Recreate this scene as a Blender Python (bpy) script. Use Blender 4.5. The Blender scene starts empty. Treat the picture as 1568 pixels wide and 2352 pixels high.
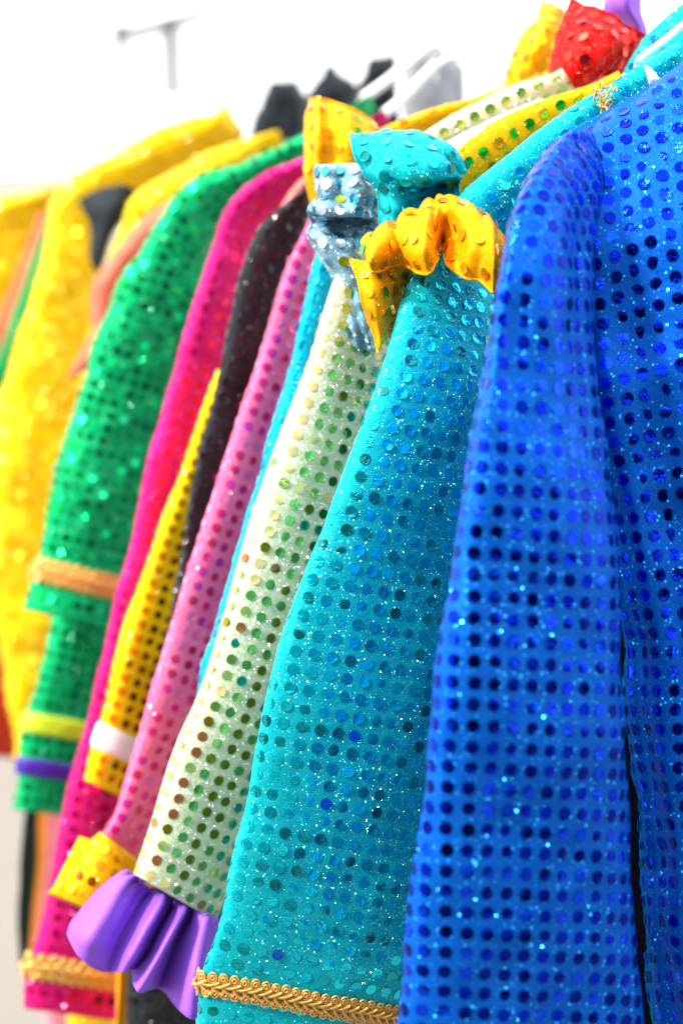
import bpy, math, random
import numpy as np
from mathutils import Vector, Matrix, noise
from mathutils.bvhtree import BVHTree
random.seed(7); rng = np.random.default_rng(7)
S = bpy.context.scene; COL = S.collection

# ------------------------------------------------------------------ camera
W, H = 1568.0, 2352.0                     # picture units used when measuring the photograph
LENS, SH = 50.0, 36.0
CAMP = np.array((0.0, 0.0, 1.15)); PITCH = math.radians(-15)
FWD = np.array((0, math.cos(PITCH), math.sin(PITCH))); RGT = np.array((1.0, 0, 0)); UPV = np.array((0, -math.sin(PITCH), math.cos(PITCH)))
cam = bpy.data.cameras.new('camera'); camo = bpy.data.objects.new('camera', cam); COL.objects.link(camo)
camo.location = CAMP; camo.rotation_euler = (math.pi/2 + PITCH, 0, 0)
cam.sensor_fit = 'VERTICAL'; cam.sensor_height = SH; cam.lens = LENS
cam.clip_start = 0.05; cam.clip_end = 2000
cam.dof.use_dof = True; cam.dof.focus_distance = 0.755; cam.dof.aperture_fstop = 3.4
S.camera = camo
# ------------------------------------------------------------------ sky, sun, exposure
SUN_AZ, SUN_EL = -112.0, 46.0            # degrees: azimuth from +Y (into the picture), negative = to the left
w = bpy.data.worlds.new('World'); S.world = w; w.use_nodes = True
nt = w.node_tree; bg = nt.nodes['Background']; sky = nt.nodes.new('ShaderNodeTexSky')
sky.sky_type = 'NISHITA'; sky.sun_disc = False; sky.sun_elevation = math.radians(SUN_EL); sky.sun_rotation = math.radians(SUN_AZ)
sky.dust_density = 1.0; sky.air_density = 1.0; sky.ozone_density = 1.0
# thin bright cloud over most of the sky, the same all round
tc = nt.nodes.new('ShaderNodeTexCoord'); cn = nt.nodes.new('ShaderNodeTexNoise'); cn.inputs['Scale'].default_value = 2.2; cn.inputs['Detail'].default_value = 6
mr = nt.nodes.new('ShaderNodeMapRange'); mr.inputs['From Min'].default_value = .35; mr.inputs['From Max'].default_value = .6; mr.inputs['To Min'].default_value = .45; mr.inputs['To Max'].default_value = 1
cm = nt.nodes.new('ShaderNodeMix'); cm.data_type = 'RGBA'; cm.inputs['B'].default_value = (7.6, 7.6, 7.7, 1)
nt.links.new(tc.outputs['Generated'], cn.inputs['Vector']); nt.links.new(cn.outputs['Fac'], mr.inputs['Value']); nt.links.new(mr.outputs[0], cm.inputs['Factor'])
nt.links.new(sky.outputs[0], cm.inputs['A']); nt.links.new(cm.outputs['Result'], bg.inputs[0]); bg.inputs[1].default_value = 0.13
sl = bpy.data.lights.new('sun', 'SUN'); slo = bpy.data.objects.new('sun', sl); COL.objects.link(slo)
sl.energy = 2.15; sl.angle = math.radians(6); sl.color = (1, .96, .9)
az, el = math.radians(SUN_AZ), math.radians(SUN_EL)
sd = Vector((math.sin(az)*math.cos(el), math.cos(az)*math.cos(el), math.sin(el)))
slo.rotation_euler = sd.to_track_quat('Z', 'Y').to_euler()
vs = S.view_settings; vs.view_transform = 'Standard'; vs.look = 'None'; vs.exposure = 1.62; vs.gamma = 1
S.cycles.use_denoising = True; S.cycles.max_bounces = 6; S.cycles.sample_clamp_indirect = 8

# ------------------------------------------------------------------ helpers
def at(x, y, d):
    s = SH / LENS / H
    return CAMP + d*(FWD + (x - W/2)*s*RGT - (y - H/2)*s*UPV)
def to_px(p):
    v = p - CAMP; d = v @ FWD; s = SH / LENS / H
    return (v @ RGT)/d/s + W/2, -(v @ UPV)/d/s + H/2, d
def lin(h):
    c = [int(h[i:i+2], 16)/255 for i in (0, 2, 4)]
    return tuple(x/12.92 if x < .04045 else ((x + .055)/1.055)**2.4 for x in c) + (1,)
def cr(A, u):                             # Catmull-Rom through the rows of A
    A = np.asarray(A, float); n = len(A); u = np.clip(u, 0, n - 1 - 1e-9); i = np.floor(u).astype(int); f = (u - i)
    g = lambda k: A[np.clip(k, 0, n-1)]
    f = f.reshape((-1,) + (1,)*(A.ndim-1))
    p0, p1, p2, p3 = g(i-1), g(i), g(i+1), g(i+2)
    p0 = np.where((i == 0).reshape(f.shape), 2*p1 - p2, p0); p3 = np.where((i == n-2).reshape(f.shape), 2*p2 - p1, p3)
    return .5*((2*p1) + (p2-p0)*f + (2*p0-5*p1+4*p2-p3)*f**2 + (3*p1-p0-3*p2+p3)*f**3)

# ------------------------------------------------------------------ materials
MATS = {}
def nodes(name):
    m = bpy.data.materials.new(name); m.use_nodes = True; t = m.node_tree
    return m, t, t.nodes, t.links, t.nodes['Principled BSDF']
def fabric(name, col, rough=.5, metal=.25, glit=.16, gcol=None, gscale=1500, spread=1.0, sheen=.08, tone=None, crumple=.16, thin=0):
    if name in MATS: return MATS[name]
    m, t, N, L, P = nodes(name); c = lin(col)
    P.inputs['Roughness'].default_value = rough; P.inputs['Metallic'].default_value = metal
    P.inputs['Specular IOR Level'].default_value = .06; P.inputs['Sheen Weight'].default_value = sheen; P.inputs['Sheen Roughness'].default_value = .4; P.inputs['Sheen Tint'].default_value = c
    geo = N.new('ShaderNodeNewGeometry')
    n1 = N.new('ShaderNodeTexNoise'); n1.inputs['Scale'].default_value = 60; n1.inputs['Detail'].default_value = 5; L.new(geo.outputs['Position'], n1.inputs['Vector'])
    mx = N.new('ShaderNodeMix'); mx.data_type = 'RGBA'
    L.new(n1.outputs['Fac'], mx.inputs['Factor'])
    c2 = lin(tone) if tone else tuple(min(1, x*1.35 + .004) for x in c[:3]) + (1,)
    mx.inputs['A'].default_value = tuple(x*.8 for x in c[:3]) + (1,); mx.inputs['B'].default_value = c2
    L.new(mx.outputs['Result'], P.inputs['Base Color'])
    n2 = N.new('ShaderNodeTexNoise'); n2.inputs['Scale'].default_value = 1300; n2.inputs['Detail'].default_value = 2; L.new(geo.outputs['Position'], n2.inputs['Vector'])
    b = N.new('ShaderNodeBump'); b.inputs['Strength'].default_value = .45; b.inputs['Distance'].default_value = .0006
    L.new(n2.outputs['Fac'], b.inputs['Height']); L.new(b.outputs['Normal'], P.inputs['Normal'])
    n3 = N.new('ShaderNodeTexNoise'); n3.inputs['Scale'].default_value = 170; n3.inputs['Detail'].default_value = 3; L.new(geo.outputs['Position'], n3.inputs['Vector'])
    b3 = N.new('ShaderNodeBump'); b3.inputs['Strength'].default_value = crumple; b3.inputs['Distance'].default_value = .003
    L.new(n3.outputs['Fac'], b3.inputs['Height']); L.new(b3.outputs['Normal'], b.inputs['Normal'])
    out = P.outputs[0]
    if thin > 0:
        tr = N.new('ShaderNodeBsdfTranslucent'); L.new(mx.outputs['Result'], tr.inputs['Color']); ms = N.new('ShaderNodeMixShader'); ms.inputs[0].default_value = thin
        L.new(P.outputs[0], ms.inputs[1]); L.new(tr.outputs[0], ms.inputs[2]); out = ms.outputs[0]; L.new(out, N['Material Output'].inputs['Surface'])
    if glit > 0:
        v = N.new('ShaderNodeTexVoronoi'); v.inputs['Scale'].default_value = gscale; L.new(geo.outputs['Position'], v.inputs['Vector'])
        s = N.new('ShaderNodeVectorMath'); s.operation = 'MULTIPLY_ADD'; L.new(v.outputs['Color'], s.inputs[0])
        s.inputs[1].default_value = (2*spread,)*3; s.inputs[2].default_value = (-spread,)*3
        a = N.new('ShaderNodeVectorMath'); a.operation = 'ADD'; L.new(s.outputs[0], a.inputs[0]); L.new(geo.outputs['Normal'], a.inputs[1])
        nn = N.new('ShaderNodeVectorMath'); nn.operation = 'NORMALIZE'; L.new(a.outputs[0], nn.inputs[0])
        g = N.new('ShaderNodeBsdfAnisotropic'); g.inputs['Roughness'].default_value = .28
        g.inputs['Color'].default_value = lin(gcol) if gcol else tuple(min(1, .25 + x*1.2) for x in c[:3]) + (1,)
        L.new(nn.outputs[0], g.inputs['Normal'])
        sp = N.new('ShaderNodeSeparateColor'); L.new(v.outputs['Color'], sp.inputs[0])
        # which flakes exist: a second random number per cell
        wn = N.new('ShaderNodeTexWhiteNoise'); L.new(v.outputs['Color'], wn.inputs['Vector'])
        lt = N.new('ShaderNodeMath'); lt.operation = 'LESS_THAN'; L.new(wn.outputs['Value'], lt.inputs[0]); lt.inputs[1].default_value = glit
        d = N.new('ShaderNodeMath'); d.operation = 'LESS_THAN'; L.new(v.outputs['Distance'], d.inputs[0]); d.inputs[1].default_value = .45
        mu = N.new('ShaderNodeMath'); mu.operation = 'MULTIPLY'; L.new(lt.outputs[0], mu.inputs[0]); L.new(d.outputs[0], mu.inputs[1])
        mix = N.new('ShaderNodeMixShader'); L.new(mu.outputs[0], mix.inputs[0]); L.new(out, mix.inputs[1]); L.new(g.outputs[0], mix.inputs[2])
        L.new(mix.outputs[0], N['Material Output'].inputs['Surface'])
    MATS[name] = m; return m
def foil(name, col, rough=.12, crink=.35, scale=420, metal=1):
    if name in MATS: return MATS[name]
    m, t, N, L, P = nodes(name)
    P.inputs['Base Color'].default_value = lin(col); P.inputs['Metallic'].default_value = metal; P.inputs['Roughness'].default_value = rough
    geo = N.new('ShaderNodeNewGeometry'); n = N.new('ShaderNodeTexNoise'); n.inputs['Scale'].default_value = scale; n.inputs['Detail'].default_value = 1.5
    n.inputs['Distortion'].default_value = 1.0; L.new(geo.outputs['Position'], n.inputs['Vector'])
    b = N.new('ShaderNodeBump'); b.inputs['Strength'].default_value = crink; b.inputs['Distance'].default_value = .0012
    L.new(n.outputs['Fac'], b.inputs['Height']); L.new(b.outputs['Normal'], P.inputs['Normal'])
    MATS[name] = m; return m
def plain(name, col, rough=.6, metal=0, bump=.2, bscale=200, sheen=0, vary=.15):
    if name in MATS: return MATS[name]
    m, t, N, L, P = nodes(name); c = lin(col)
    P.inputs['Roughness'].default_value = rough; P.inputs['Metallic'].default_value = metal; P.inputs['Sheen Weight'].default_value = sheen
    geo = N.new('ShaderNodeNewGeometry'); n = N.new('ShaderNodeTexNoise'); n.inputs['Scale'].default_value = bscale; n.inputs['Detail'].default_value = 4
    L.new(geo.outputs['Position'], n.inputs['Vector'])
    mx = N.new('ShaderNodeMix'); mx.data_type = 'RGBA'; L.new(n.outputs['Fac'], mx.inputs['Factor'])
    mx.inputs['A'].default_value = tuple(x*(1-vary) for x in c[:3])+(1,); mx.inputs['B'].default_value = tuple(min(1, x*(1+vary)) for x in c[:3])+(1,)
    L.new(mx.outputs['Result'], P.inputs['Base Color'])
    b = N.new('ShaderNodeBump'); b.inputs['Strength'].default_value = bump; b.inputs['Distance'].default_value = .15/bscale
    L.new(n.outputs['Fac'], b.inputs['Height']); L.new(b.outputs['Normal'], P.inputs['Normal'])
    MATS[name] = m; return m

# ------------------------------------------------------------------ objects
def thing(name, label, cat, loc, group=None):
    o = bpy.data.objects.new(name, None); COL.objects.link(o); o.location = loc; o.empty_display_size = .02
    o['label'] = label; o['category'] = cat
    if group: o['group'] = group
    o['_n'] = 0
    return o
def origin(o):
    p = np.zeros(3)
    while o is not None: p = p + np.array(o.location); o = o.parent
    return p
def mesh_obj(name, verts, faces, mat, parent=None, smooth=True, loc=None):
    me = bpy.data.meshes.new(name); base = origin(parent) if parent else np.zeros(3)
    me.from_pydata((np.asarray(verts) - base).tolist(), [], [tuple(int(i) for i in f) for f in faces])
    if smooth: me.polygons.foreach_set('use_smooth', [True]*len(me.polygons))
    for m in (mat if isinstance(mat, (list, tuple)) else [mat]): me.materials.append(m)
    o = bpy.data.objects.new(name, me); COL.objects.link(o)
    if parent: o.parent = parent
    return o
def grid_faces(n, m, closed):
    f = []
    for i in range(n-1):
        for j in range(m if closed else m-1):
            k = (j+1) % m
            f.append((i*m+j, (i+1)*m+j, (i+1)*m+k, i*m+k))
    return f
OCC_V, OCC_F, = [], []
def occlude(V, F):
    b = len(OCC_V); OCC_V.extend(np.asarray(V).tolist()); OCC_F.extend([tuple(i+b for i in f) for f in F])

def wob(p, f, s): return noise.noise(Vector(p)*f + Vector((s, s*1.7, -s)))

def tube_grid(rows, d, dep=.035, th=.022, nexp=2.4, m=64, step=.007, wr=.0012, seed=0, folds=None):
    """rows: (xL,yL,xR,yR[,thickness[,depth]]) outlines of a hanging cloth tube in the photograph, laid at depth d
    (right side dep further away). Returns a closed grid of world points: index 0 = right edge, m/4 = front, m/2 = left, 3m/4 = back."""
    A = np.array([[r[0], r[1], r[2], r[3], (r[4] if len(r) > 4 and r[4] else th), (r[5] if len(r) > 5 else d)] for r in rows], float)
    fine = cr(A, np.linspace(0, len(A)-1, 60*len(A)))
    c = np.array([at((q[0]+q[2])/2, (q[1]+q[3])/2, q[5]) for q in fine])
    s = np.concatenate([[0], np.cumsum(np.linalg.norm(np.diff(c, axis=0), axis=1))])
    n = max(4, int(s[-1]/step)); R = np.array([np.interp(np.linspace(0, s[-1], n), s, fine[:, k]) for k in range(6)]).T
    ph = np.linspace(0, 2*np.pi, m, endpoint=False); cx = np.sign(np.cos(ph))*np.abs(np.cos(ph))**(2/nexp); sy = np.sign(np.sin(ph))*np.abs(np.sin(ph))**(2/nexp)
    P = np.zeros((n, m, 3))
    for i, q in enumerate(R):
        l, r = at(q[0], q[1], q[5]-dep/2), at(q[2], q[3], q[5]+dep/2); ce = (l+r)/2; a = (r-l)/2
        b = CAMP - ce; b /= np.linalg.norm(b)
        for j in range(m):
            t = q[4]
            if folds: t = t + folds(i/(n-1), ph[j])
            P[i, j] = ce + a*cx[j] + b*sy[j]*t
    N = grid_normals(P, True)
    for i in range(n):
        for j in range(m):
            p = P[i, j]; P[i, j] = p + N[i, j]*wr*(wob(p, 18, seed)*1.6 + wob(p, 45, seed+9)*.8 + wob(p, 110, seed+5)*.3)
    return P
def grid_normals(P, closed):
    dv = np.gradient(P, axis=0)
    du = (np.roll(P, -1, 1) - np.roll(P, 1, 1)) if closed else np.gradient(P, axis=1)
    N = np.cross(dv, du); N /= np.maximum(np.linalg.norm(N, axis=2, keepdims=True), 1e-12)
    if closed:
        o = P - P.mean(axis=1, keepdims=True)
        if (N*o).sum() < 0: N = -N
    elif (N*(CAMP - P)).sum() < 0: N = -N
    return N
def tube_obj(name, P, mat, parent, hem=True, cap=True):
    n, m = P.shape[:2]; rings = [P[i] for i in range(n)]
    if hem:
        c = P[-1].mean(0); ax = P[-1].mean(0) - P[-3].mean(0); ax /= np.linalg.norm(ax)
        rings.append(c + (P[-1]-c)*.985 + ax*.0009); rings.append(c + (P[-1]-c)*.955 + ax*.0003)
        rings.append(c + (P[-1]-c)*.93 - ax*.012); rings.append(c + (P[-1]-c)*.86 - ax*.04)
    V = np.concatenate(rings); F = grid_faces(len(rings), m, True)
    if cap:
        V = np.concatenate([V, P[0].mean(0)[None]]); k = len(V)-1
        F += [(k, j, (j+1) % m) for j in range(m)]
    occlude(V, F)
    return mesh_obj(name, V, F, mat, parent)
def patch_grid(ctrl, d0=0, nu=10, nv=10, wr=.0008, seed=0):
    """ctrl[r][s] = (x, y, depth) control points of a cloth patch, smoothed both ways."""
    C = np.array([[at(x, y, d0 + d) for (x, y, d) in row] for row in ctrl])
    G = cr(C, np.linspace(0, len(C)-1, (len(C)-1)*nv+1)); G = np.swapaxes(G, 0, 1)
    G = cr(G, np.linspace(0, len(G)-1, (len(G)-1)*nu+1)); P = np.swapaxes(G, 0, 1).copy()
    N = grid_normals(P, False)
    for i in range(P.shape[0]):
        for j in range(P.shape[1]):
            p = P[i, j]; P[i, j] = p + N[i, j]*min(wr, .0009)*(wob(p, 60, seed)*1.5 + wob(p, 150, seed+3)*.7 + wob(p, 330, seed+6)*.25)
    return P
def pleat(P, n, amp, phase=0, along=1, fade=(1, 1), wob_=.6):
    """gathers: n sharp-creased pleats across the cloth (along=1: side by side along each row)"""
    N = grid_normals(P, False); A, B = P.shape[:2]; Q = P.copy()
    for i in range(A):
        for j in range(B):
            u, v = (j/(B-1), i/(A-1)) if along else (i/(A-1), j/(B-1))
            x = n*u + phase + wob_*math.sin(3.1*v + 5*u + phase)*.35
            Q[i, j] += N[i, j]*amp*(fade[0]*(1-v) + fade[1]*v)*(abs(math.sin(math.pi*x))**.7 - .6)*(.7 + .5*math.sin(7*u+phase))
    return Q
def patch_obj(name, P, mat, parent, thick=.0007):
    n, m = P.shape[:2]; V = P.reshape(-1, 3); F = grid_faces(n, m, False)
    # make the front face look at the camera, then give the cloth its thickness backwards
    a, b, c = V[F[len(F)//2][0]], V[F[len(F)//2][1]], V[F[len(F)//2][2]]
    if np.cross(b-a, c-a) @ (CAMP-a) < 0: F = [f[::-1] for f in F]
    occlude(V, F); o = mesh_obj(name, V, F, mat, parent)
    md = o.modifiers.new('thickness', 'SOLIDIFY'); md.thickness = thick; md.offset = -1
    return o

# sequins: shared meshes (flat, cupped, crumpled), about 40 triangles each
SEQ = {}
def seq_shape(kind):
    r = random.Random(kind*31+5); k = 14; V = [(0, 0, 0)]; F = []
    cup = (0.0, .13, -.10, .07, .05, 0, 0, 0)[kind]; cr_ = (.0, .015, .015, .05, .07, .01, .01, .01)[kind]
    bend = (0, 0, 0, 0, 0, .12, .28, .48)[kind]
    for ring, rad in ((1, .55), (2, 1.0)):
        for j in range(k):
            a = 2*math.pi*j/k
            V.append((rad*math.cos(a), rad*math.sin(a), cup*rad*rad - bend*(rad*math.cos(a))**2 + cr_*r.uniform(-1, 1)*(1.2 if ring == 1 else .8)))
    for j in range(k):
        q = (j+1) % k
        F.append((0, 1+j, 1+q)); F.append((1+j, 1+k+j, 1+k+q, 1+q))
    return np.array(V), F
SHAPES = [seq_shape(i) for i in range(8)]
def seq_mesh(shape, mat):
    key = (shape, mat.name)
    if key not in SEQ:
        V, F = SHAPES[shape]; me = bpy.data.meshes.new('sequin'); me.from_pydata(V.tolist(), [], F)
        me.polygons.foreach_set('use_smooth', [True]*len(me.polygons)); me.materials.append(mat); SEQ[key] = me
    return SEQ[key]
JOBS = []     # (costume, part, position, basis 3x3, shape, material)
def sequins(root, part, P, closed, mats, pitch=.0097, rad=.0031, u0=None, wts=None, tilt=.10, off=(0, 0), lift=.0004, vskip=(), shapes=(0, 1, 2, 3, 4), swts=(3, 3, 2, 2, 1), pick=None, jit=.0003, alt=False):
    n, m = P.shape[:2]; N = grid_normals(P, closed)
    if not closed and lift < .0005: lift = .0009
    j0 = (m//4 if closed else m//2) if u0 is None else u0
    if closed: P = np.concatenate([P, P[:, :1]], 1); N = np.concatenate([N, N[:, :1]], 1)
    col = P[:, j0]; s = np.concatenate([[0], np.cumsum(np.linalg.norm(np.diff(col, axis=0), axis=1))])
    cum = np.concatenate([np.zeros((n, 1)), np.cumsum(np.linalg.norm(np.diff(P, axis=1), axis=2), axis=1)], 1); cum = cum - cum[:, j0:j0+1]
    rowi = 0; v = pitch*.7 + off[1]
    while v < s[-1] - rad*.8:
        x = np.interp(v, s, np.arange(n)); i = min(int(x), n-2); f = x - i
        row = P[i]*(1-f) + P[i+1]*f; nr = N[i]*(1-f) + N[i+1]*f; cu = cum[i]*(1-f) + cum[i+1]*f
        if not any(a < v/s[-1] < b for a, b in vskip):
            k0 = math.ceil((cu[0]+rad*.9 - off[0])/pitch); k1 = math.floor((cu[-1]-rad*.9 - off[0])/pitch)
            for k in range(k0, k1+1):
                u = k*pitch + off[0] + (pitch*.5 if alt and rowi % 2 else 0) + random.uniform(-jit, jit)
                y = np.interp(u, cu, np.arange(len(cu))); j = min(int(y), len(cu)-2); g = y - j
                p = row[j]*(1-g) + row[j+1]*g; nn = nr[j]*(1-g) + nr[j+1]*g; nn /= np.linalg.norm(nn)
                ya, yb = np.interp((u-rad, u+rad), cu, np.arange(len(cu))); na, nb = nr[int(round(ya))], nr[int(round(yb))]
                ang = math.acos(max(-1, min(1, (na @ nb)/np.linalg.norm(na)/np.linalg.norm(nb))))
                if ang > 1.75: continue
                bnd = 0 if ang < .3 or not closed else (5 if ang < .7 else 6 if ang < 1.25 else 7)
                t = row[j+1]-row[j]; t -= nn*(t@nn); t /= np.linalg.norm(t); b = np.cross(nn, t)
                tl_ = tilt*(.3 if bnd else 1); n2 = nn + t*random.gauss(0, tl_) + b*random.gauss(0, tl_); n2 /= np.linalg.norm(n2)
                a = random.uniform(0, 2*math.pi) if random.random() < .4 and not bnd else 0
                t2 = t*math.cos(a) + b*math.sin(a); t2 -= n2*(t2@n2); t2 /= np.linalg.norm(t2); b2 = np.cross(n2, t2)
                mt = pick(-k, rowi, v/s[-1]) if pick else random.choices(mats, wts)[0]
                JOBS.append((root, part, p + nn*(lift+random.uniform(0, .00015)), np.array([t2, b2, n2]).T*rad, bnd or random.choices(shapes, swts)[0], mt))
        rowi += 1; v += pitch
def build_sequins():
    bvh = BVHTree.FromPolygons(OCC_V, OCC_F); groups = {}
    for jb in JOBS:
        root, part, p, B, sh, mt = jb; x, y, d = to_px(p); nn = B[:, 2]; tc = CAMP - p; dist = np.linalg.norm(tc); tc = tc/dist
        vis = -15 < x < W+15 and -15 < y < H+15 and (nn/np.linalg.norm(nn)) @ tc > .12
        if vis:
            o = p + tc*.0035
            vis = bvh.ray_cast(Vector(o), Vector(tc), dist-.02)[0] is None
        groups.setdefault(root.name, []).append((not vis, d, jb))
    for rn, lst in groups.items():
        lst.sort(key=lambda q: (q[0], q[1])); rest = {}
        for i, (hid, d, jb) in enumerate(lst):
            root, part, p, B, sh, mt = jb
            if not hid and i < 298:
                o = bpy.data.objects.new('sequin', seq_mesh(sh, mt)); COL.objects.link(o); o.parent = part
                M = np.eye(4); M[:3, :3] = B; M[:3, 3] = p - origin(part); o.matrix_local = Matrix(M.tolist())
            else: rest.setdefault(part.name, []).append(jb)
        for pn, js in rest.items():
            mats = []; V = []; F = []; MI = []
            for root, part, p, B, sh, mt in js:
                if mt not in mats: mats.append(mt)
                v, f = SHAPES[sh]; b = len(V); V.extend((v @ B.T + p).tolist()); F.extend([tuple(i+b for i in q) for q in f]); MI.extend([mats.index(mt)]*len(f))
            o = mesh_obj('sequin_rows', V, F, mats, part); o.data.polygons.foreach_set('material_index', MI); o['kind'] = 'stuff'

def band(name, P, v0, v1, mat, parent, out=.0016, ripple=0, nr=9, cols=None):
    """a ribbon sewn round a sleeve between the fractions v0 and v1 of its length"""
    n, m = P.shape[:2]; N = grid_normals(P, True); R = []
    prof = np.linspace(v0, v1, nr)
    for k, v in enumerate(prof):
        x = v*(n-1); i = min(int(x), n-2); f = x-i
        row = P[i]*(1-f)+P[i+1]*f; nr_ = N[i]*(1-f)+N[i+1]*f
        e = out*(.25 if k in (0, nr-1) else 1)
        rp = ripple*np.array([math.sin(j*2.1 + (k*1.6)) * math.cos(k*math.pi*3/(nr-1)) for j in range(m)])[:, None] if ripple else 0
        R.append(row + nr_*(e + rp))
    V = np.concatenate(R); F = grid_faces(nr, m, True); occlude(V, F)
    return mesh_obj(name, V, F, mat, parent)
def cord(name, pts, r, mat, parent, m=6, closed=False):
    pts = np.asarray(pts, float); n = len(pts); V = []; F = []
    for i in range(n):
        t = (pts[(i+1) % n]-pts[i-1]) if closed else pts[min(i+1, n-1)]-pts[max(i-1, 0)]
        t /= np.linalg.norm(t); a = np.cross(t, (0, .3, 1)); a /= np.linalg.norm(a); b = np.cross(t, a)
        for j in range(m): V.append(pts[i] + r*(a*math.cos(2*math.pi*j/m) + b*math.sin(2*math.pi*j/m)))
    V = np.array(V)
    for i in range(n if closed else n-1):
        for j in range(m): F.append((i*m+j, i*m+(j+1) % m, ((i+1) % n)*m+(j+1) % m, ((i+1) % n)*m+j))
    if not closed: F += [tuple(range(m)), tuple(range((n-1)*m, n*m))[::-1]]
    if name is None: return V, F
    return mesh_obj(name, V, F, mat, parent)
def hem_line(P, mat, parent):     # rolled hem along the free (last) edge
    return cord('hem', P[-1], .0009, mat, parent, 6)
GR = 'costumes hanging on the rack'
def costume(label, x, y, d): return thing('costume', label, 'costume', at(x, y, d), GR)

# ------------------------------------------------------------------ setting
g = plain('paving', '7c766c', .85, 0, .3, 3, 0, .12)
gs = 400
ground = mesh_obj('ground', [(-gs, -gs, 0), (gs, -gs, 0), (gs, gs, 0), (-gs, gs, 0)], [(0, 1, 2, 3)], g, smooth=False); ground['kind'] = 'structure'
wl = plain('added_wall_dark', '2a2a2c', .8, 0, .3, 30, 0, .3)
V = [(x, y, z) for y in (-3.0, -3.3) for (x, z) in ((-5, 0), (9, 0), (9, 3.6), (-5, 3.6))]
added_wall = mesh_obj('added_wall', V, [(3, 2, 1, 0), (4, 5, 6, 7), (2, 3, 7, 6), (0, 3, 7, 4), (1, 5, 6, 2)], wl, smooth=False); added_wall['kind'] = 'structure'  # unseen wall added behind the camera as something dark for sequins to reflect
# ------------------------------------------------------------------ costumes
F_BLUE = fabric('blue_glitter', '0052b2', .45, .35, .16, '38b4ff', 1000)
F_TEAL = fabric('teal_glitter', '06a8b0', .45, .35, .19, '80f4ff', 1500)
F_CREAM = fabric('cream_glitter', 'ccd4ac', .5, .1, .38, 'ffffff', 1400)
F_CYAN = fabric('cyan_glitter', '0098d0', .45, .35, .1, '9fefff', 1400)
F_PINK = fabric('pink_knit', 'ff648c', .6, .0, .04, 'ffd0e8', 1400, thin=.04)
F_BLACK = fabric('black_knit', '24272a', .7, 0, .03, 'a0a0a0', 1400)
F_YEL = fabric('yellow_glitter', 'ea9c00', .45, .2, .14, 'ffd060', 1400)
F_YELF = fabric('yellow_knit', 'ffcc08', .55, .0, .05, 'fff0a0', 900, thin=.12)
F_MAG = fabric('magenta_knit', 'c01668', .55, .1, .06, 'ff90c8', 1200)
F_GRN = fabric('green_knit', '00b068', .5, .15, .06, '90ffd0', 1200, thin=.2)
F_SILV = fabric('silver_blue_glitter', '6c9cb0', .45, .12, .35, 'ffffff', 1500)
F_RED = fabric('red_glitter', 'c80c0c', .5, .1, .15, 'ff9080', 1400)
F_BLKS = fabric('black_cloth', '20262a', .6, 0, 0)
F_SAL = fabric('salmon_tulle', 'f09078', .6, 0, 0, thin=.5)
SATIN = fabric('purple_satin', '9258d0', .5, .12, 0, sheen=.7, crumple=.1)
GOLD = plain('gold_cord', 'e2b058', .35, .45, .5, 1500, 0, .25)
GOLDL = plain('pale_gold_cord', 'eebc62', .35, .4, .5, 900, 0, .2)
WHITE = plain('white_ribbon', 'f4f2f4', .6, 0, .2, 600)
SQ = lambda n, *cols, metal=.72: [foil(f'{n}_sequin_{c}', c, metal=metal) for c in cols]
S_BLUE = SQ('blue', '0428d0', '0638f0', '0a48ff', '021c98', metal=.97)
S_TEAL = SQ('teal', '04c8dc', '10e4f0', '08a8b0', '0a8080', '1068d0')
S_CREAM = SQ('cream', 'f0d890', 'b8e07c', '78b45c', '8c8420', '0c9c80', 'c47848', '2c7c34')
S_CYAN = SQ('cyan', '00b4e4', '00c8f4')
S_PINK = SQ('pink', 'e00c70', 'c80c50', 'f06098', 'd81c90', 'f884b0', metal=.3)
S_BLACK = SQ('black', '303034', '1c1c20', '2c2428', '242a2e', metal=.5)
S_YEL = SQ('gold', 'f8b400', 'ffc820', 'f0a010', 'd08000')
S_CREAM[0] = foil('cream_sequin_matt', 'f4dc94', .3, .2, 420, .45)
S_YELF = [foil('pale_gold_sequin', 'ffd848', .28, .05, 420, .9), foil('deep_gold_sequin', 'ffc818', .3, .2, 420, .6), S_YEL[2]]
S_YELG = S_YEL + SQ('green', '0c9818')
S_MAG = SQ('magenta', 'f00880', 'ff0878', 'd80440', 'e81040')
S_GRN = SQ('emerald', '00a860', '08b840', '046c3c', metal=.92) + [foil('emerald_sequin_soft', '20d890', .28, .1, 420, .9)]
S_MAG[1] = foil('magenta_sequin_soft', 'ff2088', .26, .15, 420, .85); S_BLUE[1] = foil('blue_sequin_soft', '0c48ff', .22, .9, 420, .9)
S_RED = SQ('red', 'f03420', 'e02018', 'f87050', '801020')
S_SILV = SQ('silver', 'd8e4f0', '38a0c8', '2080a8', '98b820', 'c0d0e8')

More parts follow.
